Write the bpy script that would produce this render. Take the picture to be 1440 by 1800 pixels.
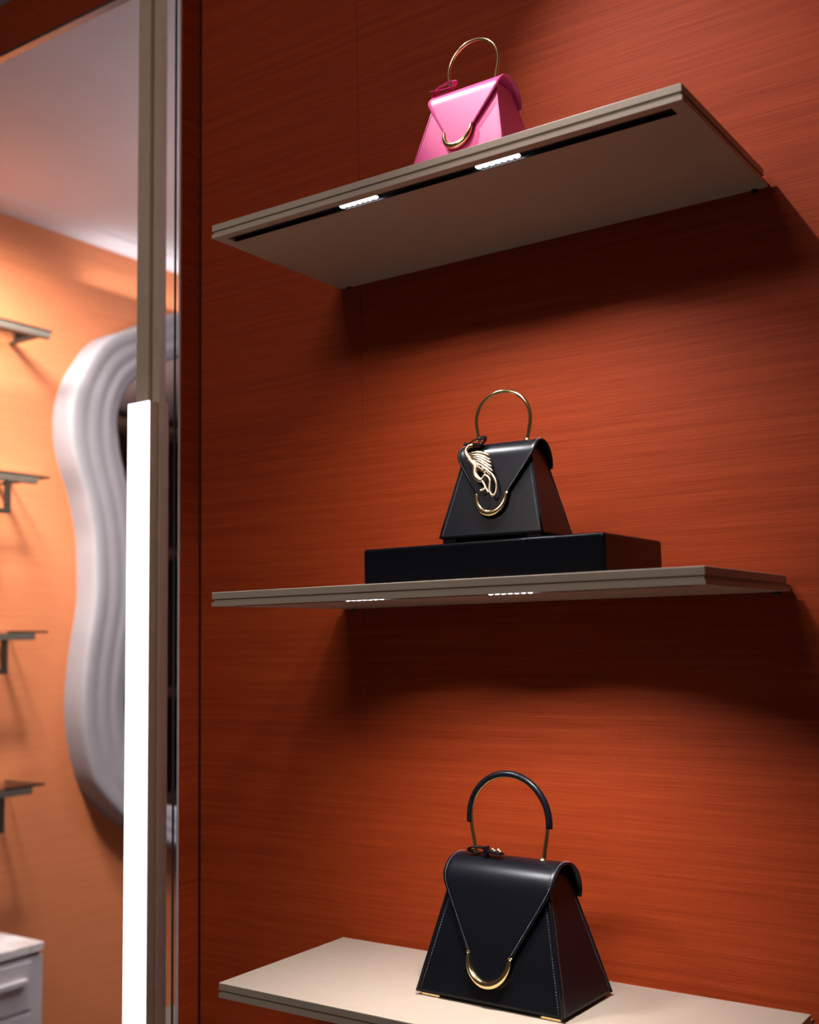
import bpy, bmesh, math, random
from mathutils import Vector, Matrix

random.seed(7)
for o in list(bpy.data.objects):
    bpy.data.objects.remove(o, do_unlink=True)
scene = bpy.context.scene
COL = scene.collection

# ------------------------------------------------------------------ camera
FZ = 1.70                                   # height of the middle shelf top above the floor
def rot_cam(a, b, c):
    return Matrix.Rotation(a, 3, 'Z') @ Matrix.Rotation(b, 3, 'X') @ Matrix.Rotation(c, 3, 'Y')
R = rot_cam(0.6016, 0.1128, 0.0192)
cam_d = bpy.data.cameras.new('camera')
cam = bpy.data.objects.new('camera', cam_d)
COL.objects.link(cam)
M = Matrix.Identity(4)
for i in range(3):
    M[i][0] = R[i][0]; M[i][1] = R[i][2]; M[i][2] = -R[i][1]
M[0][3], M[1][3], M[2][3] = 1.4295, -1.8447, FZ - 0.0914
cam.matrix_world = M
cam_d.sensor_fit = 'VERTICAL'
cam_d.sensor_height = 36.0
cam_d.sensor_width = 28.8
cam_d.lens = 1997.16 * 36.0 / 1800.0
cam_d.clip_start = 0.05
cam_d.dof.use_dof = True
cam_d.dof.focus_distance = 1.93
cam_d.dof.aperture_fstop = 3.0
scene.camera = cam
CEIL_Z = FZ + 1.70

# ------------------------------------------------------------------ world, exposure
w = bpy.data.worlds.new('world')
scene.world = w
w.use_nodes = True
w.node_tree.nodes['Background'].inputs['Color'].default_value = (1.0, 0.90, 0.84, 1)
w.node_tree.nodes['Background'].inputs['Strength'].default_value = 0.04
vs = scene.view_settings
vs.view_transform = 'Standard'
vs.look = 'None'
vs.exposure = 0.0
vs.gamma = 1.0
vs.use_curve_mapping = False

# ------------------------------------------------------------------ large lights
def lamp(name, kind, loc, target, energy, color=(1, 1, 1), **kw):
    d = bpy.data.lights.new(name, kind)
    d.energy = energy
    d.color = color
    for k, v in kw.items():
        setattr(d, k, v)
    o = bpy.data.objects.new(name, d)
    COL.objects.link(o)
    o.location = loc
    o.rotation_euler = (Vector(target) - Vector(loc)).to_track_quat('-Z', 'Y').to_euler()
    return o

# ceiling spot in front of the shelf wall, aimed at the right half of the top shelf
lamp('ceiling_spot_light', 'SPOT', (0.32, -0.80, FZ + 1.66), (0.80, -0.05, FZ + 0.66), 70, (1.0, 0.93, 0.90),
     spot_size=math.radians(46), spot_blend=0.9, shadow_soft_size=0.015)
# ceiling panel of the shop floor in front of the shelves
lamp('ceiling_panel_light', 'AREA', (0.25, -2.5, CEIL_Z - 0.02), (-0.2, -0.6, 1.2), 36, (1.0, 0.89, 0.84),
     shape='RECTANGLE', size=0.9, size_y=0.6)
# narrow accent spot on the pink bag
lamp('accent_spot_light', 'SPOT', (-0.02, -0.46, CEIL_Z - 0.05), (0.53, -0.24, FZ + 0.79), 40, (1.0, 0.93, 0.92),
     spot_size=math.radians(19), spot_blend=0.6, shadow_soft_size=0.012)
# lights of the room behind: wall-washing ceiling strip, cove above the far end of the mirror, unseen up-facing fill added to brighten the ceiling
lamp('wall_washer_light', 'AREA', (-1.98, 0.42, CEIL_Z - 0.02), (-2.5, 1.42, FZ + 0.30), 66, (1.0, 0.93, 0.88),
     shape='RECTANGLE', size=0.6, size_y=0.5, spread=math.radians(98))
lamp('wall_spot_light', 'SPOT', (-1.25, 0.30, CEIL_Z - 0.05), (-2.5, 1.15, FZ - 0.30), 230, (1.0, 0.93, 0.88),
     spot_size=math.radians(46), spot_blend=1.0, shadow_soft_size=0.12)
lamp('mirror_top_light', 'AREA', (-2.43, 1.86, FZ + 1.50), (-2.43, 1.86, CEIL_Z), 1.6, (1.0, 0.97, 0.96),
     shape='RECTANGLE', size=0.06, size_y=1.0)
lamp('ceiling_fill_light', 'AREA', (-0.25, 2.2, CEIL_Z - 0.55), (-0.25, 2.2, CEIL_Z), 95, (0.97, 0.95, 1.0),
     shape='RECTANGLE', size=1.2, size_y=1.0)

# ------------------------------------------------------------------ materials
def new_mat(name):
    m = bpy.data.materials.new(name)
    m.use_nodes = True
    nt = m.node_tree
    return m, nt, nt.nodes['Principled BSDF']

def ramp(nt, fac, c0, c1, p0=0.3, p1=0.7):
    r = nt.nodes.new('ShaderNodeValToRGB')
    r.color_ramp.elements[0].position = p0
    r.color_ramp.elements[1].position = p1
    r.color_ramp.elements[0].color = (*c0, 1)
    r.color_ramp.elements[1].color = (*c1, 1)
    nt.links.new(fac, r.inputs['Fac'])
    return r.outputs['Color']

def noise(nt, scale_vec, scale=1.0, detail=3.0, rough=0.6):
    tc = nt.nodes.new('ShaderNodeTexCoord')
    mp = nt.nodes.new('ShaderNodeMapping')
    mp.inputs['Scale'].default_value = scale_vec
    n = nt.nodes.new('ShaderNodeTexNoise')
    n.inputs['Scale'].default_value = scale
    n.inputs['Detail'].default_value = detail
    n.inputs['Roughness'].default_value = rough
    nt.links.new(tc.outputs['Object'], mp.inputs['Vector'])
    nt.links.new(mp.outputs['Vector'], n.inputs['Vector'])
    return n.outputs['Fac']

def bump(nt, b, fac, strength, dist):
    bp = nt.nodes.new('ShaderNodeBump')
    bp.inputs['Strength'].default_value = strength
    bp.inputs['Distance'].default_value = dist
    nt.links.new(fac, bp.inputs['Height'])
    nt.links.new(bp.outputs['Normal'], b.inputs['Normal'])

def math_node(nt, op, a, b):
    n = nt.nodes.new('ShaderNodeMath')
    n.operation = op
    for i, v in enumerate((a, b)):
        if isinstance(v, (int, float)):
            n.inputs[i].default_value = v
        else:
            nt.links.new(v, n.inputs[i])
    return n.outputs[0]

def plain(name, color, rough=0.5, metal=0.0, spec=0.5, var=0.06, nscale=30, bmp=0.0):
    m, nt, b = new_mat(name)
    f = noise(nt, (nscale, nscale, nscale), 1.0, 2.0)
    c = Vector(color)
    nt.links.new(ramp(nt, f, tuple(c * (1 - var)), tuple(c * (1 + var))), b.inputs['Base Color'])
    b.inputs['Roughness'].default_value = rough
    b.inputs['Metallic'].default_value = metal
    b.inputs['Specular IOR Level'].default_value = spec
    if bmp:
        f2 = noise(nt, (900, 900, 900), 1.0, 2.0)
        bump(nt, b, f2, bmp, 0.0004)
    return m

def silk(name, dark, light, axis='x', rough=0.55, spec=0.35):
    """slubbed silk wall covering: fine horizontal threads"""
    m, nt, b = new_mat(name)
    def sv(a, c):
        return (a, c, c) if axis == 'x' else (c, a, c)
    if axis == 'x':
        v1, v2, v3 = (7, 7, 520), (1.6, 1.6, 95), (140, 140, 900)
    else:
        v1, v2, v3 = (7, 7, 520), (1.6, 1.6, 95), (140, 140, 900)
    n1 = noise(nt, v1, 1.0, 3.0, 0.65)
    n2 = noise(nt, v2, 1.0, 3.0, 0.6)
    n3 = noise(nt, v3, 1.0, 1.0, 0.5)
    s = math_node(nt, 'ADD', math_node(nt, 'MULTIPLY', n1, 0.45),
                  math_node(nt, 'ADD', math_node(nt, 'MULTIPLY', n2, 0.40), math_node(nt, 'MULTIPLY', n3, 0.15)))
    nt.links.new(ramp(nt, s, dark, light, 0.36, 0.66), b.inputs['Base Color'])
    b.inputs['Roughness'].default_value = rough
    b.inputs['Specular IOR Level'].default_value = spec
    bump(nt, b, s, 0.55, 0.0016)
    return m

def emit(name, color, strength):
    m = bpy.data.materials.new(name)
    m.use_nodes = True
    nt = m.node_tree
    nt.nodes.clear()
    e = nt.nodes.new('ShaderNodeEmission')
    e.inputs['Color'].default_value = (*color, 1)
    e.inputs['Strength'].default_value = strength
    o = nt.nodes.new('ShaderNodeOutputMaterial')
    nt.links.new(e.outputs[0], o.inputs[0])
    return m

MAT = {}
MAT['silk'] = silk('red_silk', (0.225, 0.0235, 0.0030), (0.395, 0.055, 0.0100), 'x', 0.6, 0.16)
MAT['silk_orange'] = silk('orange_silk', (0.47, 0.138, 0.053), (0.61, 0.205, 0.082), 'y')
MAT['beige'] = plain('beige_lacquer', (0.46, 0.375, 0.290), 0.38, 0, 0.45, 0.03, 40)
MAT['beige_core'] = plain('beige_groove', (0.40, 0.32, 0.25), 0.5, 0, 0.4, 0.03, 40)
MAT['champagne'] = plain('champagne_metal', (0.62, 0.49, 0.36), 0.42, 0.0, 0.5, 0.04, 25)
MAT['black_plastic'] = plain('black_plastic', (0.010, 0.010, 0.011), 0.45, 0, 0.4)
MAT['riser'] = plain('black_satin', (0.0035, 0.0035, 0.005), 0.22, 0, 0.22)
MAT['leather'] = plain('black_leather', (0.0034, 0.0037, 0.0056), 0.32, 0, 0.24, 0.12, 60, 0.02)
MAT['leather_in'] = plain('black_lining', (0.010, 0.008, 0.008), 0.7, 0, 0.2)
MAT['pink'] = plain('pink_leather', (0.70, 0.070, 0.270), 0.36, 0, 0.5, 0.05, 50, 0.10)
MAT['pink_dark'] = plain('pink_lining', (0.42, 0.04, 0.11), 0.6, 0, 0.3)
MAT['gold'] = plain('polished_gold', (1.0, 0.74, 0.36), 0.12, 1.0, 0.5, 0.03, 20)
MAT['gold_pale'] = plain('pale_gold', (0.84, 0.64, 0.42), 0.24, 1.0, 0.5, 0.1, 300, 0.5)
MAT['steel'] = plain('polished_steel', (0.72, 0.68, 0.68), 0.08, 1.0)
MAT['thread'] = plain('grey_thread', (0.30, 0.30, 0.34), 0.7)
MAT['thread_pink'] = plain('pink_thread', (0.90, 0.45, 0.62), 0.7)
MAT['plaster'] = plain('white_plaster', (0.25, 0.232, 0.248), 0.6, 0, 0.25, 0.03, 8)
MAT['ceiling'] = plain('ceiling_paint', (0.63, 0.615, 0.67), 0.8, 0, 0.2, 0.02, 3)
MAT['white'] = plain('white_lacquer', (0.62, 0.58, 0.60), 0.4, 0, 0.45, 0.03, 10)
MAT['brown'] = plain('brown_wall', (0.10, 0.052, 0.036), 0.6, 0, 0.3, 0.1, 3)
MAT['floor'] = plain('stone_floor', (0.14, 0.115, 0.10), 0.4, 0, 0.3, 0.08, 4)
MAT['dark_metal'] = plain('dark_bronze', (0.060, 0.048, 0.038), 0.4, 0.6)
MAT['rail'] = plain('bronze_rail', (0.085, 0.072, 0.056), 0.4, 0.0)
MAT['grey_metal'] = plain('grey_metal', (0.30, 0.27, 0.27), 0.3, 1.0)
MAT['satin'] = plain('satin_aluminium', (0.52, 0.47, 0.48), 0.35, 0.0)
MAT['slot'] = plain('blue_grey_gasket', (0.040, 0.046, 0.058), 0.5)
MAT['led'] = emit('led_white', (1.0, 0.98, 1.0), 14.0)
MAT['tube'] = emit('light_diffuser', (1.0, 0.985, 0.97), 3.2)

# marble
m, nt, b = new_mat('white_marble')
f = noise(nt, (3, 5, 3), 2.0, 8.0, 0.7)
nt.links.new(ramp(nt, f, (0.62, 0.56, 0.52), (0.86, 0.84, 0.84), 0.35, 0.55), b.inputs['Base Color'])
b.inputs['Roughness'].default_value = 0.15
MAT['marble'] = m
# mirror, base colour tinted bronze to darken its reflection
m, nt, b = new_mat('mirror_bronze_tint')
b.inputs['Base Color'].default_value = (0.36, 0.24, 0.20, 1)
b.inputs['Metallic'].default_value = 1.0
b.inputs['Roughness'].default_value = 0.02
MAT['mirror'] = m
# clear glass (thin)
m = bpy.data.materials.new('clear_glass')
m.use_nodes = True
nt = m.node_tree
nt.nodes.clear()
t_ = nt.nodes.new('ShaderNodeBsdfTransparent'); t_.inputs['Color'].default_value = (0.93, 0.95, 0.94, 1)
g_ = nt.nodes.new('ShaderNodeBsdfGlossy'); g_.inputs['Roughness'].default_value = 0.05
lw = nt.nodes.new('ShaderNodeLayerWeight'); lw.inputs['Blend'].default_value = 0.10
mx = nt.nodes.new('ShaderNodeMixShader'); oo = nt.nodes.new('ShaderNodeOutputMaterial')
nt.links.new(lw.outputs['Fresnel'], mx.inputs[0]); nt.links.new(t_.outputs[0], mx.inputs[1])
nt.links.new(g_.outputs[0], mx.inputs[2]); nt.links.new(mx.outputs[0], oo.inputs[0])
MAT['glass'] = m

# ------------------------------------------------------------------ mesh helpers
def link(name, bm, mat, parent=None, smooth=False, loc=None):
    me = bpy.data.meshes.new(name)
    bmesh.ops.recalc_face_normals(bm, faces=bm.faces)
    bm.to_mesh(me)
    bm.free()
    me.materials.append(MAT[mat] if isinstance(mat, str) else mat)
    if smooth:
        for p in me.polygons:
            p.use_smooth = True
    o = bpy.data.objects.new(name, me)
    COL.objects.link(o)
    if parent:
        o.parent = parent
    if loc:
        o.location = loc
    return o

def tag(o, label=None, cat=None, group=None, kind=None):
    if label: o['label'] = label
    if cat: o['category'] = cat
    if group: o['group'] = group
    if kind: o['kind'] = kind
    return o

def thing(name, label, cat, loc=(0, 0, 0), rz=0.0, group=None):
    o = bpy.data.objects.new(name, None)
    o.empty_display_size = 0.05
    COL.objects.link(o)
    o.location = loc
    o.rotation_euler = (0, 0, rz)
    return tag(o, label, cat, group)

def bx(bm, x0, x1, y0, y1, z0, z1):
    vs_ = [bm.verts.new((x, y, z)) for x in (x0, x1) for y in (y0, y1) for z in (z0, z1)]
    for f in ((0, 1, 3, 2), (4, 6, 7, 5), (0, 4, 5, 1), (2, 3, 7, 6), (0, 2, 6, 4), (1, 5, 7, 3)):
        bm.faces.new([vs_[i] for i in f])

def box(name, x0, x1, y0, y1, z0, z1, mat, parent=None, bevel=0.0, seg=2):
    bm = bmesh.new()
    bx(bm, x0, x1, y0, y1, z0, z1)
    if bevel:
        bmesh.ops.bevel(bm, geom=bm.edges[:], offset=bevel, segments=seg, affect='EDGES', profile=0.5)
    return link(name, bm, mat, parent, smooth=False)

def struct(o):
    o['kind'] = 'structure'
    return o

def crom(pts, n, closed=False):
    """Catmull-Rom resampling, n points per span"""
    P = [Vector(p) for p in pts]
    out = []
    m_ = len(P)
    spans = m_ if closed else m_ - 1
    for i in range(spans):
        if closed:
            p0, p1, p2, p3 = P[(i - 1) % m_], P[i], P[(i + 1) % m_], P[(i + 2) % m_]
        else:
            p1, p2 = P[i], P[i + 1]
            p0 = P[i - 1] if i > 0 else p1 * 2 - p2
            p3 = P[i + 2] if i + 2 < m_ else p2 * 2 - p1
        for k in range(n):
            t = k / n
            out.append(0.5 * ((2 * p1) + (p2 - p0) * t + (2 * p0 - 5 * p1 + 4 * p2 - p3) * t * t
                              + (3 * p1 - p0 - 3 * p2 + p3) * t ** 3))
    if not closed:
        out.append(P[-1])
    return out

def resample(pts, n, closed=False):
    P = [Vector(p) for p in pts]
    if closed:
        P = P + [P[0]]
    L = [0.0]
    for a, b_ in zip(P, P[1:]):
        L.append(L[-1] + (b_ - a).length)
    out = []
    cnt = n if closed else n - 1
    j = 0
    for i in range(n):
        s = L[-1] * i / cnt
        while j < len(P) - 2 and L[j + 1] < s:
            j += 1
        d = L[j + 1] - L[j]
        out.append(P[j].lerp(P[j + 1], 0 if d == 0 else (s - L[j]) / d))
    return out

def sweep(bm, pts, rad, seg=10, cap=True, flat=1.0, up=None):
    """tube along pts; rad number or list; flat squashes along the 'up' side"""
    P = [Vector(p) for p in pts]
    n = len(P)
    rads = rad if isinstance(rad, (list, tuple)) else [rad] * n
    T = []
    for i in range(n):
        a = P[max(i - 1, 0)]
        b_ = P[min(i + 1, n - 1)]
        T.append((b_ - a).normalized())
    u0 = Vector(up) if up else (Vector((0, 0, 1)) if abs(T[0].z) < 0.9 else Vector((0, 1, 0)))
    rings = []
    u = (u0 - T[0] * u0.dot(T[0])).normalized()
    for i in range(n):
        if up:
            u = (Vector(up) - T[i] * Vector(up).dot(T[i])).normalized()
        else:
            u = (u - T[i] * u.dot(T[i])).normalized()
        v = T[i].cross(u)
        ring = []
        for k in range(seg):
            a = 2 * math.pi * k / seg
            ring.append(bm.verts.new(P[i] + (u * math.cos(a) * flat + v * math.sin(a)) * rads[i]))
        rings.append(ring)
    for r0, r1 in zip(rings, rings[1:]):
        for k in range(seg):
            bm.faces.new((r0[k], r0[(k + 1) % seg], r1[(k + 1) % seg], r1[k]))
    if cap:
        bm.faces.new(rings[0][::-1])
        bm.faces.new(rings[-1])

def ribbon(bm, pts, wid, thick, across):
    """flat strap along pts: width along 'across', thickness along the normal"""
    P = [Vector(p) for p in pts]
    ac = Vector(across).normalized()
    rings = []
    for i, p in enumerate(P):
        t = (P[min(i + 1, len(P) - 1)] - P[max(i - 1, 0)]).normalized()
        a = (ac - t * ac.dot(t)).normalized()
        nn = t.cross(a)
        rings.append([bm.verts.new(p + a * sx * wid / 2 + nn * sz * thick / 2) for sx, sz in ((-1, -1), (1, -1), (1, 1), (-1, 1))])
    for r0, r1 in zip(rings, rings[1:]):
        for k in range(4):
            bm.faces.new((r0[k], r0[(k + 1) % 4], r1[(k + 1) % 4], r1[k]))
    bm.faces.new(rings[0][::-1])
    bm.faces.new(rings[-1])

def stitch(bm, pts, normal, pitch, length, wid):
    """row of thread dashes along a polyline"""
    P = [Vector(p) for p in pts]
    tot = sum((b_ - a).length for a, b_ in zip(P, P[1:]))
    n = max(2, int(tot / pitch))
    fine = resample(P, n * 6)
    for i in range(n):
        a = fine[i * 6]
        t = (fine[min(i * 6 + 3, len(fine) - 1)] - a)
        if t.length < 1e-7:
            continue
        t.normalize()
        nn = normal(a) if callable(normal) else Vector(normal)
        nn = (nn - t * nn.dot(t)).normalized()
        v = t.cross(nn)
        q0, q1 = a, a + t * length
        vs_ = []
        for q, zz in ((q0, -0.2), (q0.lerp(q1, 0.5), 0.75), (q1, -0.2)):
            vs_.append([bm.verts.new(q + v * wid / 2 + nn * zz * wid), bm.verts.new(q - v * wid / 2 + nn * zz * wid)])
        bm.faces.new((vs_[0][0], vs_[1][0], vs_[1][1], vs_[0][1]))
        bm.faces.new((vs_[1][0], vs_[2][0], vs_[2][1], vs_[1][1]))

def ball(bm, c, r, sc=(1, 1, 1), u=10, v=7):
    mt = Matrix.Translation(Vector(c)) @ Matrix.Diagonal((*sc, 1))
    bmesh.ops.create_uvsphere(bm, u_segments=u, v_segments=v, radius=r, matrix=mt)

# ------------------------------------------------------------------ the setting
CEIL = FZ + 1.70
XL = -2.5
struct(box('floor', -2.7, 3.2, -3.6, 7.2, -0.1, 0.0, 'floor'))
struct(box('ceiling', -2.7, 3.2, -3.6, 7.2, CEIL, CEIL + 0.12, 'ceiling'))
# shelf wall with two silk-covered panels
wall = struct(box('wall_back', -0.4151, 3.2, 0.003, 0.14, 0.0, CEIL, 'brown'))
SEAM = 0.050
box('wallpaper_panel', -0.4139, SEAM - 0.0004, 0.0, 0.003, 0.0, CEIL, 'silk', wall, 0.0003, 1)
box('wallpaper_panel', SEAM + 0.0004, 3.2, 0.0, 0.003, 0.0, CEIL, 'silk', wall, 0.0003, 1)
# jamb of the opening: silk-covered return with polished edge and dark seal
struct(box('trim_1', -0.4235, -0.4151, -0.058, 0.14, 0.0, CEIL, 'silk'))
box_o = box('trim_2', -0.4235, -0.4185, -0.0605, -0.058, 0.0, CEIL, 'satin', None, 0.0008, 2)
struct(box_o)
struct(box('trim_3', -0.4151, -0.4105, -0.003, 0.0, 0.0, CEIL, 'black_plastic'))
struct(box('trim_4', -0.4405, -0.4370, -0.058, -0.054, 0.0, CEIL, 'slot'))
# header over the opening
hd = struct(box('wall_upper', -1.75, -0.4235, 0.0, 0.018, FZ + 1.556, CEIL, 'silk'))
struct(box('trim_5', -1.75, -0.4235, -0.002, 0.020, FZ + 1.546, FZ + 1.556, 'grey_metal'))
struct(box('wall_front', -2.5, -1.75, 0.0, 0.12, 0.0, CEIL, 'silk'))
# room beyond the opening
struct(box('wall_left', XL - 0.12, XL, 0.0, 7.2, 0.0, CEIL, 'silk_orange'))
struct(box('wall_far', XL, 1.42, 7.08, 7.2, 0.0, CEIL, 'brown'))
struct(box('wall_side', 0.45, 0.57, 0.14, 7.08, 0.0, CEIL, 'brown'))
struct(box('trim_6', XL, XL + 0.16, 0.12, 7.08, CEIL - 0.004, CEIL, 'ceiling'))
for i, z in enumerate((3.30, 2.33, 1.24, 0.42)):
    o = box('wall_board', 0.18, 0.45, 3.6, 5.6, z - 0.03, z + 0.03, 'beige')
    tag(o, 'long beige board on the brown wall, only seen reflected in the wavy mirror', 'shelf', 'boards reflected in the mirror')

# ------------------------------------------------------------------ display shelves
W, D, TH = 0.90, 0.3855, 0.0247
def make_shelf(z, depth, label, lit):
    t = thing('wall_shelf', label, 'shelf', (0, 0, z), 0, 'beige shelves on the red wall')
    a, b_ = 0.0125, 0.0175                     # top panel / groove limits
    box('top_panel', 0, W, -depth, -0.020, -a, 0, 'beige', t, 0.0011, 2)
    box('core_panel', 0.003, W - 0.003, -depth + 0.003, -0.0005, -b_, -a, 'beige_core', t)
    sx0, sx1, sy0, sy1 = 0.022, 0.878, -depth + 0.017, -depth + 0.040
    bm = bmesh.new()
    bx(bm, 0, W, -depth, sy0, -TH, -b_)
    bx(bm, 0, W, sy1, -0.0005, -TH, -b_)
    bx(bm, 0, sx0, sy0, sy1, -TH, -b_)
    bx(bm, sx1, W, sy0, sy1, -TH, -b_)
    link('bottom_panel', bm, 'beige', t)
    bm = bmesh.new()                          # dark channel let into the underside
    bx(bm, sx0, sx1, sy0, sy1, -b_ - 0.0012, -b_)
    bx(bm, sx0, sx1, sy0, sy0 + 0.0015, -TH, -b_ - 0.0012)
    bx(bm, sx0, sx1, sy1 - 0.0015, sy1, -TH, -b_ - 0.0012)
    link('light_track', bm, 'black_plastic', t)
    for x0 in (0.276, 0.548):
        md = box('led_module', x0, x0 + 0.080, sy0 + 0.003, sy1 - 0.003, -0.0218, -b_ - 0.0012, 'steel', t)
        for k in range(7):
            bm = bmesh.new()
            ball(bm, (x0 + 0.006 + k * 0.0113, (sy0 + sy1) / 2, -0.0220), 0.0060, (1, 1.1, 0.5), 8, 5)
            link('lens', bm, 'led', md, True)
        L = bpy.data.lights.new('led_light', 'AREA')
        L.shape = 'RECTANGLE'
        L.size, L.size_y = 0.076, 0.012
        L.energy = lit * (0.85 if x0 < 0.4 else 1.2)
        L.spread = math.radians(128)
        L.color = (0.99, 0.97, 1.0)
        lo = bpy.data.objects.new('led_light', L)
        COL.objects.link(lo)
        lo.parent = md
        lo.location = (x0 + 0.040, (sy0 + sy1) / 2, -TH - 0.0012)
        lo.rotation_euler = (math.radians(4), 0, 0)
    for x in (0.022, W - 0.022):
        bm = bmesh.new()
        sweep(bm, [(x, -0.002, -TH + 0.001), (x, -0.002, -TH - 0.005)], 0.0055, 12)
        link('mounting_pin', bm, 'black_plastic', t, True)
    return t

Z1, Z2, Z3 = FZ + 0.6725, FZ, FZ - 0.6675
make_shelf(Z1, D, 'beige wall shelf with a grooved edge carrying the pink handbag', 2.6)
make_shelf(Z2, D, 'beige wall shelf with a grooved edge carrying the black riser block', 2.6)
make_shelf(Z3, D - 0.0171, 'beige wall shelf with a grooved edge carrying the large black handbag', 2.6)

# ------------------------------------------------------------------ riser
RH = 0.064
bm = bmesh.new()
bx(bm, 0.2713, 0.718, -0.30, -0.079, 0, RH)
bmesh.ops.bevel(bm, geom=[e for e in bm.edges if min(v.co.z for v in e.verts) > 0.01 or abs(e.verts[0].co.z - e.verts[1].co.z) > 0.01],
                offset=0.005, segments=4, affect='EDGES', profile=0.5)
o = link('display_riser', bm, 'riser', None, False, (0, 0, Z2))
tag(o, 'flat black display block lying on the middle shelf under the small handbag', 'riser')

# ------------------------------------------------------------------ handbags
def make_bag(label, loc, rz, s, zs, ds, hs, tz, lift, leather, lining, thread, grip, handle_tilt, strap, strap_at=None):
    t = thing('handbag', label, 'handbag', loc, rz, None)
    def P(x, y, z):
        return Vector((x * s, y * s * ds, lift + z * s * zs))
    zb, zt = 0.007, 0.196
    fs, es = 0.25, 0.2545                      # batter of the front and of the ends
    def hw(z): return 0.136 - es * max(z - zb, 0)
    def hd_(z): return 0.080 - fs * max(z - zb, 0)
    # body: a flat-sided truncated pyramid with rounded lower edge
    bm = bmesh.new()
    rings = []
    for z, inset in ((0.0035, 0.008), (0.0045, 0.003), (0.0065, 0.0008), (0.010, 0.0), (0.06, 0.0), (0.12, 0.0), (0.16, 0.0), (zt, 0.0)):
        a, d = hw(z) - inset, hd_(z) - inset
        ring = []
        n = 10
        for (sx, sy, ex, ey) in ((-1, -1, 1, -1), (1, -1, 1, 1), (1, 1, -1, 1), (-1, 1, -1, -1)):
            for k in range(n):
                u = k / n
                ring.append(bm.verts.new(P(a * (sx + (ex - sx) * u), d * (sy + (ey - sy) * u), z)))
        rings.append(ring)
    N = len(rings[0])
    for r0, r1 in zip(rings, rings[1:]):
        for k in range(N):
            bm.faces.new((r0[k], r0[(k + 1) % N], r1[(k + 1) % N], r1[k]))
    bm.faces.new(rings[0][::-1])
    bm.faces.new(rings[-1])
    body = link('body', bm, leather, t)
    # piping along the four slanted edges, with stitch rows either side
    bms = bmesh.new()
    for sx in (-1, 1):
        for sy in (-1, 1):
            bm = bmesh.new()
            path = [P(sx * (hw(z) - 0.0008), sy * (hd_(z) - 0.0008), z) for z in (0.006, 0.05, 0.1, 0.15, zt - 0.004)]
            sweep(bm, path, 0.0027 * s, 8)
            link('piping', bm, leather, body, True)
            if sy < 0:
                stitch(bms, [P(sx * (hw(z) - 0.0075), -hd_(z) - 0.0004, z) for z in (0.012, 0.19)], (0, -1, 0.2), 0.0042 * s ** 0.5, 0.0024 * s ** 0.5, 0.00065 * s ** 0.5)
            if sx > 0:
                stitch(bms, [P(hw(z) + 0.0004, sy * (hd_(z) - 0.0065), z) for z in (0.012, 0.19)], (1, 0, 0.2), 0.0042 * s ** 0.5, 0.0024 * s ** 0.5, 0.00065 * s ** 0.5)
    tag(link('stitching', bms, thread, body), kind='stuff')
    # base panel and gold corner bars
    box('base_panel', -0.118 * s, 0.118 * s, -0.064 * s * ds, 0.064 * s * ds, lift * 0.5 + 0.0012, lift + 0.0045 * s * zs, lining, t)
    fh = lift + 0.0040 * s * zs
    for sx in (-1, 1):
        for sy in (-1, 1):
            x0, x1 = sorted((sx * 0.129 * s, sx * 0.094 * s))
            y0, y1 = sorted((sy * 0.0755 * s * ds, sy * 0.0690 * s * ds))
            box('corner_foot', x0, x1, y0, y1, 0.0, fh, lining if lift else 'gold', t, 0.0005, 1)
    # flap
    r, cy_, cz = 0.050, 0.002, 0.167
    ang1 = math.radians(180 - 13.2)
    prof = []
    for k in range(25):
        a = math.radians(-12) + (ang1 - math.radians(-12)) * k / 24
        prof.append((cy_ + r * math.cos(a), cz + r * math.sin(a)))
    prof[0] = (prof[0][0] - 0.003, prof[0][1] - 0.001)
    yt, zt2 = prof[-1]
    ztip, zu = 0.031 + tz, 0.0715 + tz
    def yline(z): return yt - 0.235 * (zt2 - z)
    for k in range(1, 19):
        z = zt2 + (zu - zt2) * k / 18
        prof.append((yline(z), z))
    for k in range(1, 15):
        a = (math.pi / 2) * k / 14
        z = zu - (zu - ztip) * math.sin(a)
        prof.append((yline(z), z))
    sl = (0.104 - 0.0385) / (0.184 - zu)
    def halfw(y, z):
        if y > -0.02: return 0.104
        if z <= zu:
            return 0.0385 * math.sqrt(max(0.0, 1 - ((zu - z) / (zu - ztip)) ** 2))
        v = 0.0385 + sl * (z - zu)
        return 0.104 - 0.5 * ((0.104 - v) + math.sqrt((0.104 - v) ** 2 + 0.006 ** 2)) + 0.0015
    bm = bmesh.new()
    rows = []
    C_ = 18
    for (y, z) in prof:
        hwid = max(halfw(y, z), 0.0005)
        rows.append([bm.verts.new(P(hwid * (2 * c / C_ - 1), y, z)) for c in range(C_ + 1)])
    for r0, r1 in zip(rows, rows[1:]):
        for c in range(C_):
            bm.faces.new((r0[c], r0[c + 1], r1[c + 1], r1[c]))
    me_o = link('flap', bm, leather, t, True)
    me_o.data.update()
    # make sure the sheet's normals point outward (up at the ridge)
    pz = max(me_o.data.polygons, key=lambda p: p.center.z)
    if pz.normal.z < 0:
        me_o.data.flip_normals()
    sd = me_o.modifiers.new('thickness', 'SOLIDIFY')
    sd.thickness = 0.0032 * s
    sd.offset = -1
    sd.use_even_offset = True
    # stitches along the flap edge
    bms = bmesh.new()
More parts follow.
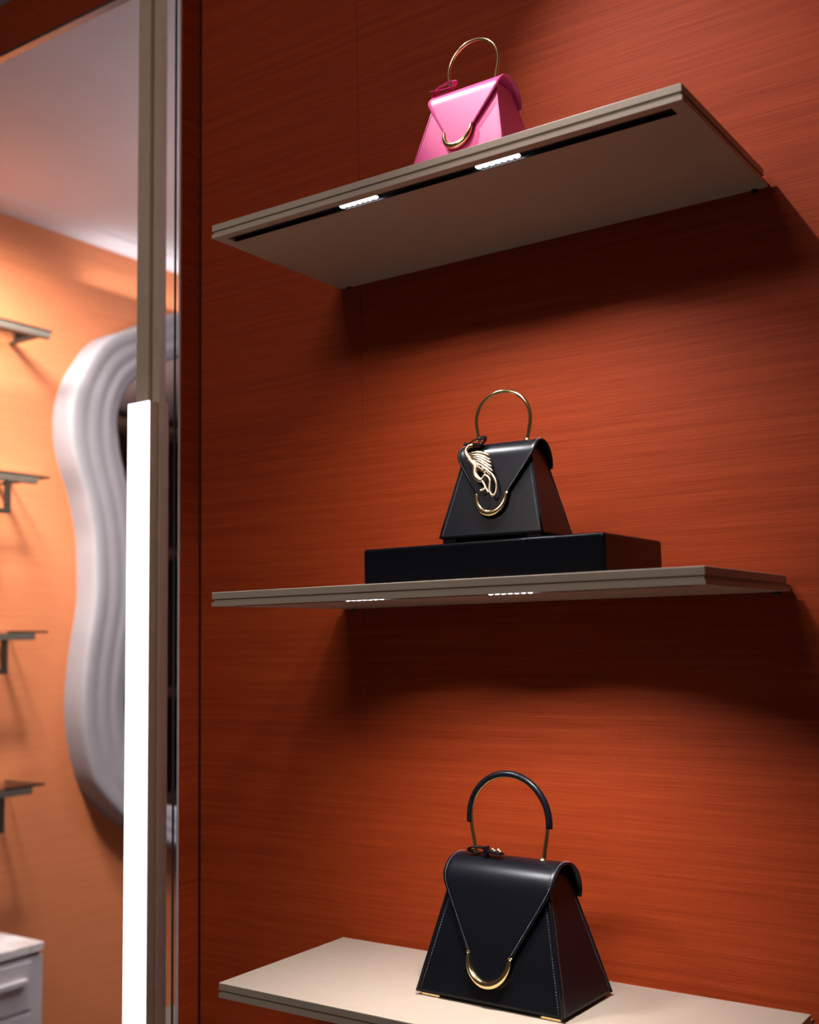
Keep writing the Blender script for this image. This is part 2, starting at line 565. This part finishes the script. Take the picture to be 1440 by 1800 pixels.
    for sx in (-1, 1):
        row, nor = [], []
        for i, (y, z) in enumerate(prof):
            if z < zu - 0.001 and y < 0: break
            hwid = halfw(y, z) - 0.0042
            j0, j1 = max(i - 1, 0), min(i + 1, len(prof) - 1)
            ty, tz_ = prof[j1][0] - prof[j0][0], prof[j1][1] - prof[j0][1]
            nn = Vector((0, -tz_ * -1, ty * -1)).normalized() if False else Vector((0, tz_, -ty)).normalized()
            if nn.dot(Vector((0, y - cy_, z - 0.12))) < 0: nn = -nn
            row.append(P(sx * hwid, y, z) + nn * 0.0004)
            nor.append(nn)
        def nfun(p, row=row, nor=nor):
            return nor[min(range(len(row)), key=lambda i: (row[i] - p).length_squared)]
        stitch(bms, row, nfun, 0.0042 * s ** 0.5, 0.0024 * s ** 0.5, 0.00065 * s ** 0.5)
    tag(link('stitching', bms, thread, me_o), kind='stuff')
    # gold crescent on the flap tip
    bm = bmesh.new()
    path, rad = [], []
    for k in range(41):
        a = -math.pi / 2 * 1.0 + math.pi * k / 40
        z = zu - (zu - ztip) * math.cos(a)
        x = 0.0385 * math.sin(a)
        path.append(P(x, yline(z) - 0.0005, z))
        rad.append(s ** 0.3 * (0.0030 + 0.0034 * max(0.0, math.cos(a)) ** 0.8))
    for sgn, at in ((-1, 0), (1, len(path))):
        x, z = sgn * (0.0385 + sl * 0.004), zu + 0.004
        path.insert(at, P(x, yline(z) - 0.0005, z)); rad.insert(at, s ** 0.3 * 0.0028)
    sweep(bm, path, rad, 14, True, 1.0, up=(0, -1, 0.235))
    link('clasp', bm, 'gold', t, True)
    # handle
    hz = 0.217 * s * zs + lift
    def H(x, z):
        dz = (z - 0.217) * s * hs
        return Vector((x * s, math.sin(handle_tilt) * dz, hz + math.cos(handle_tilt) * dz))
    ra = 0.0735
    pts = [(-0.063, 0.2125), (-0.0655, 0.225), (-0.0693, 0.245), (-0.0725, 0.262)]
    for k in range(17):
        a = math.pi * (1 - k / 16)
        pts.append((ra * math.cos(a), 0.2765 + ra * math.sin(a)))
    pts += [(0.0725, 0.262), (0.0693, 0.245), (0.0655, 0.225), (0.063, 0.2125)]
    hp = crom([H(x, z) for x, z in pts], 5)
    bm = bmesh.new()
    sweep(bm, hp, 0.0036 * s if grip else 0.0047 * s, 12)
    handle = link('handle', bm, 'gold', t, True)
    if grip:
        bm = bmesh.new()
        gp = []
        for k in range(49):
            a = math.radians(186) - math.radians(192) * k / 48
            gp.append(H((ra + 0.0028) * math.cos(a), 0.2765 + (ra + 0.0028) * math.sin(a)))
        sweep(bm, gp, 0.0056 * s, 14)
        tag(link('grip', bm, leather, handle, True), 'black leather sleeve wrapped over the gold handle')
    for sx in (-1, 1):
        bm = bmesh.new()
        sweep(bm, [(sx * 0.063 * s, 0, hz - 0.003 * s), (sx * 0.063 * s, 0, hz + 0.0022 * s)], 0.0068 * s, 16)
        sweep(bm, [(sx * 0.063 * s, 0, hz + 0.0022 * s), (sx * 0.0635 * s, 0, hz + 0.0042 * s)], 0.0050 * s, 16)
        link('handle_ring', bm, 'gold', handle, True)
    # strap with tag
    bm = bmesh.new()
    if strap == 'flat':
        lp = []
        for k in range(25):
            a = 2 * math.pi * k / 24
            lp.append(P(-0.054 + 0.018 * math.cos(a), -0.012 - 0.002 * math.sin(a), 0.2255 + 0.0048 * math.sin(a)))
        ribbon(bm, lp, 0.010, 0.0018, (0, 1, 0.1))
        bx(bm, -0.040, -0.0355, -0.0185, -0.0055, lift + 0.2180, lift + 0.2345)
        ribbon(bm, [P(-0.038, -0.012, 0.2255), P(-0.02, -0.013, 0.2235), P(-0.006, -0.014, 0.2225)], 0.012, 0.0030, (0, 1, 0))
        st = link('strap', bm, leather, t)
        for x in (-0.024, -0.013):
            bm = bmesh.new()
            ball(bm, P(x, -0.013, 0.2275), 0.0036)
            ball(bm, P(x + 0.004, -0.014, 0.2262), 0.0024)
            link('stud', bm, 'gold_pale', st, True)
    else:
        # folded loop round the left foot of the handle, lying along the ridge
        cx_, hl = strap_at[:2]
        dirx, dirn, wd = Vector((1, 0, 0.10)).normalized(), Vector((0, -0.45, 0.90)).normalized(), Vector((0, 0.90, 0.45))
        cen = Vector((cx_, strap_at[2], hz + strap_at[3]))
        lp = []
        for k in range(33):
            a = 2 * math.pi * k / 32
            bulge = 0.0066 * math.sin(a) * (1.0 + 0.25 * math.cos(a))
            lp.append(cen + dirx * hl * math.cos(a) + dirn * (bulge + 0.004 * math.cos(a) ** 2 * (1 if math.cos(a) > 0 else -1.1)))
        ribbon(bm, lp, 0.015, 0.0016, wd)
        tabp = [cen + dirx * (hl * u) + dirn * (-0.002 - 0.004 * u) + Vector((0, -0.006 - 0.004 * abs(u), -0.001)) for u in (-0.95, -0.5, 0.0, 0.45, 0.8)]
        ribbon(bm, tabp, 0.010, 0.0018, wd)
        st = link('strap', bm, leather, t)
        bm = bmesh.new()
        for off in (-0.0030, 0.0030):
            ribbon(bm, [cen + dirx * (hl * u) + dirn * (0.0058 - 0.002 * u * u) + wd * off for u in (-0.25, 0.1, 0.45, 0.75)], 0.0034, 0.0010, wd)
        link('strap_plate', bm, 'gold_pale' if strap == 'plates' else thread, st)
    return t

SM = dict(s=0.67, zs=1.13, ds=1.20, hs=0.97, tz=0.022)
make_bag('small pink leather handbag with a gold hoop handle on a beige shelf', (0.4933, -0.266, Z1), -0.005,
         lift=0.0, leather='pink', lining='pink_dark', thread='thread_pink', grip=False, handle_tilt=0.05, strap='curl', strap_at=(-0.049, 0.023, -0.014, 0.0065), **SM)
make_bag('small black leather handbag with an all-gold hoop handle on a black block', (0.505, -0.217, Z2 + RH), 0.088,
         lift=0.005, leather='leather', lining='leather_in', thread='thread', grip=False, handle_tilt=0.0, strap='plates', strap_at=(-0.040, 0.018, -0.024, -0.001), **SM)
make_bag('large black leather handbag with a leather-sleeved gold handle on a beige shelf', (0.4665, -0.1690, Z3), -0.025,
         s=1.0, zs=1.01, ds=1.02, hs=0.985, tz=0.004,
         lift=0.0, leather='leather', lining='leather_in', thread='thread', grip=True, handle_tilt=0.0, strap='flat')

# ------------------------------------------------------------------ gold bird charm on the small black bag
ch = thing('bird_charm', 'textured gold bird charm hanging on the flap of the small black handbag', 'charm', (0.5052, -0.2195, Z2 + RH + 0.005), 0.088)
bm = bmesh.new()
sweep(bm, crom([(-0.0380, -0.0365, 0.1572), (-0.0451, -0.0368, 0.1563), (-0.0489, -0.0385, 0.1514), (-0.0494, -0.0400, 0.1457), (-0.0455, -0.0425, 0.1389), (-0.0400, -0.0440, 0.1320)], 6), 0.0036, 10)
link('hook', bm, 'gold_pale', ch, True)
bm = bmesh.new()
rs = []
Sp = crom([(-0.0425, -0.0440, 0.1329), (-0.0358, -0.0460, 0.1266), (-0.0289, -0.0480, 0.1188), (-0.0274, -0.0515, 0.1061), (-0.0221, -0.0535, 0.0986), (-0.0142, -0.0547, 0.0944)], 6)
sweep(bm, Sp, [0.0044 + 0.0010 * math.sin(i / (len(Sp) - 1) * math.pi) for i in range(len(Sp))], 10)
link('body', bm, 'gold_pale', ch, True)
bm = bmesh.new()
ends = [(-0.0050, -0.0435, 0.1370), (-0.0020, -0.0460, 0.1290), (0.0000, -0.0480, 0.1230), (0.0020, -0.0500, 0.1160), (0.0045, -0.0518, 0.1090), (0.0074, -0.0535, 0.1000), (0.0010, -0.0530, 0.1020), (-0.0088, -0.0514, 0.1057), (-0.0160, -0.0500, 0.1100), (-0.0227, -0.0482, 0.1168)]
for i, e in enumerate(ends):
    st_ = Vector((-0.0455 + 0.0012 * i, -0.0410 - 0.0003 * i, 0.1425 - 0.0012 * i))
    e = Vector(e)
    mid = st_.lerp(e, 0.5) + Vector((0.0015, -0.0022, 0.003 - 0.0006 * i))
    pth = crom([st_, mid, e], 8)
    nn = len(pth)
    sweep(bm, pth, [0.0011 + 0.0022 * math.sin(math.pi * min(1.0, 0.12 + 0.85 * k / (nn - 1))) + 0.0004 * math.sin(k * 2.1 + i) for k in range(nn)], 7)
link('wing', bm, 'gold_pale', ch, True)
bm = bmesh.new()
sweep(bm, crom([(-0.0142, -0.0547, 0.0944), (-0.0107, -0.0560, 0.0892), (-0.0080, -0.0572, 0.0848), (-0.0089, -0.0586, 0.0801), (-0.0160, -0.0594, 0.0779)], 6), 0.0022, 8)
sweep(bm, crom([(-0.0090, -0.0572, 0.0852), (-0.0035, -0.0594, 0.0775), (-0.0008, -0.0606, 0.0735)], 5), 0.0020, 8)
link('leg', bm, 'gold_pale', ch, True)
bm = bmesh.new()
sweep(bm, crom([(-0.0142, -0.0540, 0.0985), (-0.0100, -0.0530, 0.1033), (-0.0046, -0.0530, 0.1005), (-0.0001, -0.0550, 0.0931), (0.0007, -0.0590, 0.0792), (0.0030, -0.0610, 0.0722), (0.0077, -0.0622, 0.0683), (0.0124, -0.0609, 0.0728), (0.0125, -0.0574, 0.0851), (0.0084, -0.0545, 0.0958), (0.0025, -0.0525, 0.1043)], 6), 0.0022, 8)
link('tail', bm, 'gold_pale', ch, True)

# ------------------------------------------------------------------ light column in the opening
lc = thing('light_column', 'champagne metal post with a tall glowing white light tube beside the doorway edge', 'light', (0, 0, 0))
box('post', -0.652, -0.610, 0.020, 0.050, 0.0, CEIL, 'champagne', lc, 0.001, 1)
box('post', -0.606, -0.580, 0.030, 0.050, 0.0, CEIL, 'champagne', lc, 0.001, 1)
box('post_web', -0.611, -0.605, 0.036, 0.048, 0.0, CEIL, 'dark_metal', lc)
ZT = FZ + 0.490
hs_ = box('lamp_housing', -0.6563, -0.583, 0.0015, 0.030, 0.02, ZT, 'champagne', lc, 0.0008, 1)
box('lamp_housing', -0.6563, -0.583, 0.0345, 0.063, 0.02, ZT, 'champagne', lc, 0.0008, 1)
box('gasket', -0.6553, -0.5826, 0.030, 0.0345, 0.02, ZT - 0.002, 'slot', lc)
box('diffuser', -0.6563, -0.583, -0.0005, 0.0015, 0.03, ZT - 0.0005, 'tube', lc)

# ------------------------------------------------------------------ wavy mirror on the orange wall
front = [(1.821, 3.157), (1.704, 3.103), (1.562, 3.024), (1.445, 2.972), (1.364, 2.904), (1.303, 2.820), (1.261, 2.747), (1.231, 2.671), (1.216, 2.586), (1.216, 2.516), (1.223, 2.461), (1.241, 2.394), (1.268, 2.327), (1.299, 2.253), (1.323, 2.165), (1.342, 2.082), (1.351, 1.972), (1.355, 1.835), (1.344, 1.737), (1.321, 1.618), (1.306, 1.508), (1.297, 1.392), (1.301, 1.295), (1.314, 1.218), (1.336, 1.130), (1.371, 1.039), (1.431, 0.967), (1.490, 0.912), (1.545, 0.867), (1.790, 0.728)]
inner = [(1.855, 2.950), (1.768, 2.904), (1.618, 2.811), (1.565, 2.760), (1.530, 2.702), (1.506, 2.631), (1.502, 2.564), (1.513, 2.507), (1.526, 2.442), (1.547, 2.379), (1.570, 2.307), (1.600, 2.200), (1.615, 2.080), (1.625, 1.970), (1.625, 1.830), (1.612, 1.730), (1.590, 1.620), (1.572, 1.510), (1.560, 1.400), (1.563, 1.300), (1.580, 1.220), (1.610, 1.140), (1.660, 1.060), (1.720, 0.990), (1.800, 0.905)]
YC = 1.98
def closed(half, top, bot):
    pts = [(YC, top)] + half + [(YC, bot)] + [(2 * YC - y, z) for y, z in reversed(half)]
    return resample(crom([(0, y, z) for y, z in pts], 8, True), 200, True)
of = closed(front, 3.19, 0.69)
inn = closed(inner, 2.985, 0.87)
mir = thing('wavy_mirror', 'tall wavy mirror with a thick ridged white plaster frame on the orange wall', 'mirror', (XL, YC, 0.69))
prof = [(0, 0.0), (0, 0.06), (0.0, 0.098), (0.010, 0.110), (0.03, 0.117), (0.07, 0.120), (0.16, 0.119), (0.24, 0.1155), (0.29, 0.1115), (0.33, 0.1112), (0.42, 0.112), (0.50, 0.109), (0.57, 0.1035), (0.61, 0.102), (0.66, 0.103), (0.74, 0.102), (0.81, 0.097), (0.86, 0.0925), (0.90, 0.092), (0.95, 0.087), (0.985, 0.076), (1.0, 0.062), (1.0, 0.022)]
bm = bmesh.new()
rings = []
for tt, xo in prof:
    rings.append([bm.verts.new(Vector((xo, a.y + (b_.y - a.y) * tt - YC, a.z + (b_.z - a.z) * tt - 0.69))) for a, b_ in zip(of, inn)])
for r0, r1 in zip(rings, rings[1:]):
    for k in range(200):
        bm.faces.new((r0[k], r0[(k + 1) % 200], r1[(k + 1) % 200], r1[k]))
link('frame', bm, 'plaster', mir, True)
bm = bmesh.new()
f0 = [bm.verts.new((0.024, p.y - YC, p.z - 0.69)) for p in inn]
f1 = [bm.verts.new((0.004, p.y - YC, p.z - 0.69)) for p in inn]
bm.faces.new(f0)
bm.faces.new(f1[::-1])
for k in range(200):
    bm.faces.new((f0[k], f0[(k + 1) % 200], f1[(k + 1) % 200], f1[k]))
link('mirror_glass', bm, 'mirror', mir)

# ------------------------------------------------------------------ glass wall shelves left of the mirror
names = ['glass wall shelf on a bronze frame without a hanging rail, topmost on the orange wall',
         'glass wall shelf with a hanging rail, second from the ceiling on the orange wall',
         'glass wall shelf with a hanging rail, second above the white cabinet',
         'glass wall shelf with a hanging rail just above the white cabinet']
for i, z in enumerate((FZ + 1.1694, FZ + 0.5788, FZ - 0.0264, FZ - 0.6064)):
    g = thing('glass_shelf', names[i], 'shelf', (XL, 0, z), 0, 'glass shelves on the orange wall')
    y0, y1 = 0.16, 1.012
    ye = 1.005 if i == 0 else 0.958
    box('glass_panel', 0.002, 0.250, y0, y1, -0.008, 0.0, 'glass', g)
    box('glass_edge', 0.002, 0.2505, y1, y1 + 0.0025, -0.008, 0.0, 'dark_metal', g)
    box('front_rail', 0.222, 0.2495, y0, ye, -0.034, -0.0085, 'rail', g, 0.001, 1)
    box('end_rail', 0.0, 0.222, ye - 0.014, ye, -0.020, -0.0085, 'dark_metal', g, 0.001, 1)
    box('end_rail', 0.0, 0.222, y0, y0 + 0.022, -0.034, -0.0085, 'dark_metal', g, 0.001, 1)
    if i:
        bm = bmesh.new()
        bx(bm, 0.228, 0.246, 0.818, 0.838, -0.160, -0.034)
        bx(bm, 0.228, 0.246, 0.30, 0.32, -0.160, -0.034)
        bx(bm, 0.228, 0.246, 0.32, 0.818, -0.160, -0.143)
        link('hanging_rail', bm, 'dark_metal', g)

# ------------------------------------------------------------------ white cabinet under them
CT = FZ - 1.149
cb = thing('drawer_cabinet', 'white lacquered drawer cabinet with a marble top against the orange wall', 'cabinet', (XL, 0, 0))
box('marble_top', 0.002, 0.400, 0.18, 0.905, CT - 0.030, CT, 'marble', cb, 0.002, 2)
box('recess', 0.002, 0.385, 0.19, 0.895, CT - 0.043, CT - 0.030, 'brown', cb)
box('body', 0.002, 0.392, 0.18, 0.907, 0.05, CT - 0.043, 'white', cb, 0.002, 1)
box('plinth', 0.002, 0.36, 0.2, 0.88, 0.0, 0.05, 'dark_metal', cb)
for z0, z1 in ((CT - 0.22, CT - 0.055), (CT - 0.40, CT - 0.235)):
    dr = box('drawer', 0.392, 0.400, 0.25, 0.855, z0, z1, 'white', cb, 0.003, 2)
    box('handle', 0.400, 0.424, 0.30, 0.825, z1 - 0.075, z1 - 0.053, 'white', dr, 0.004, 2)
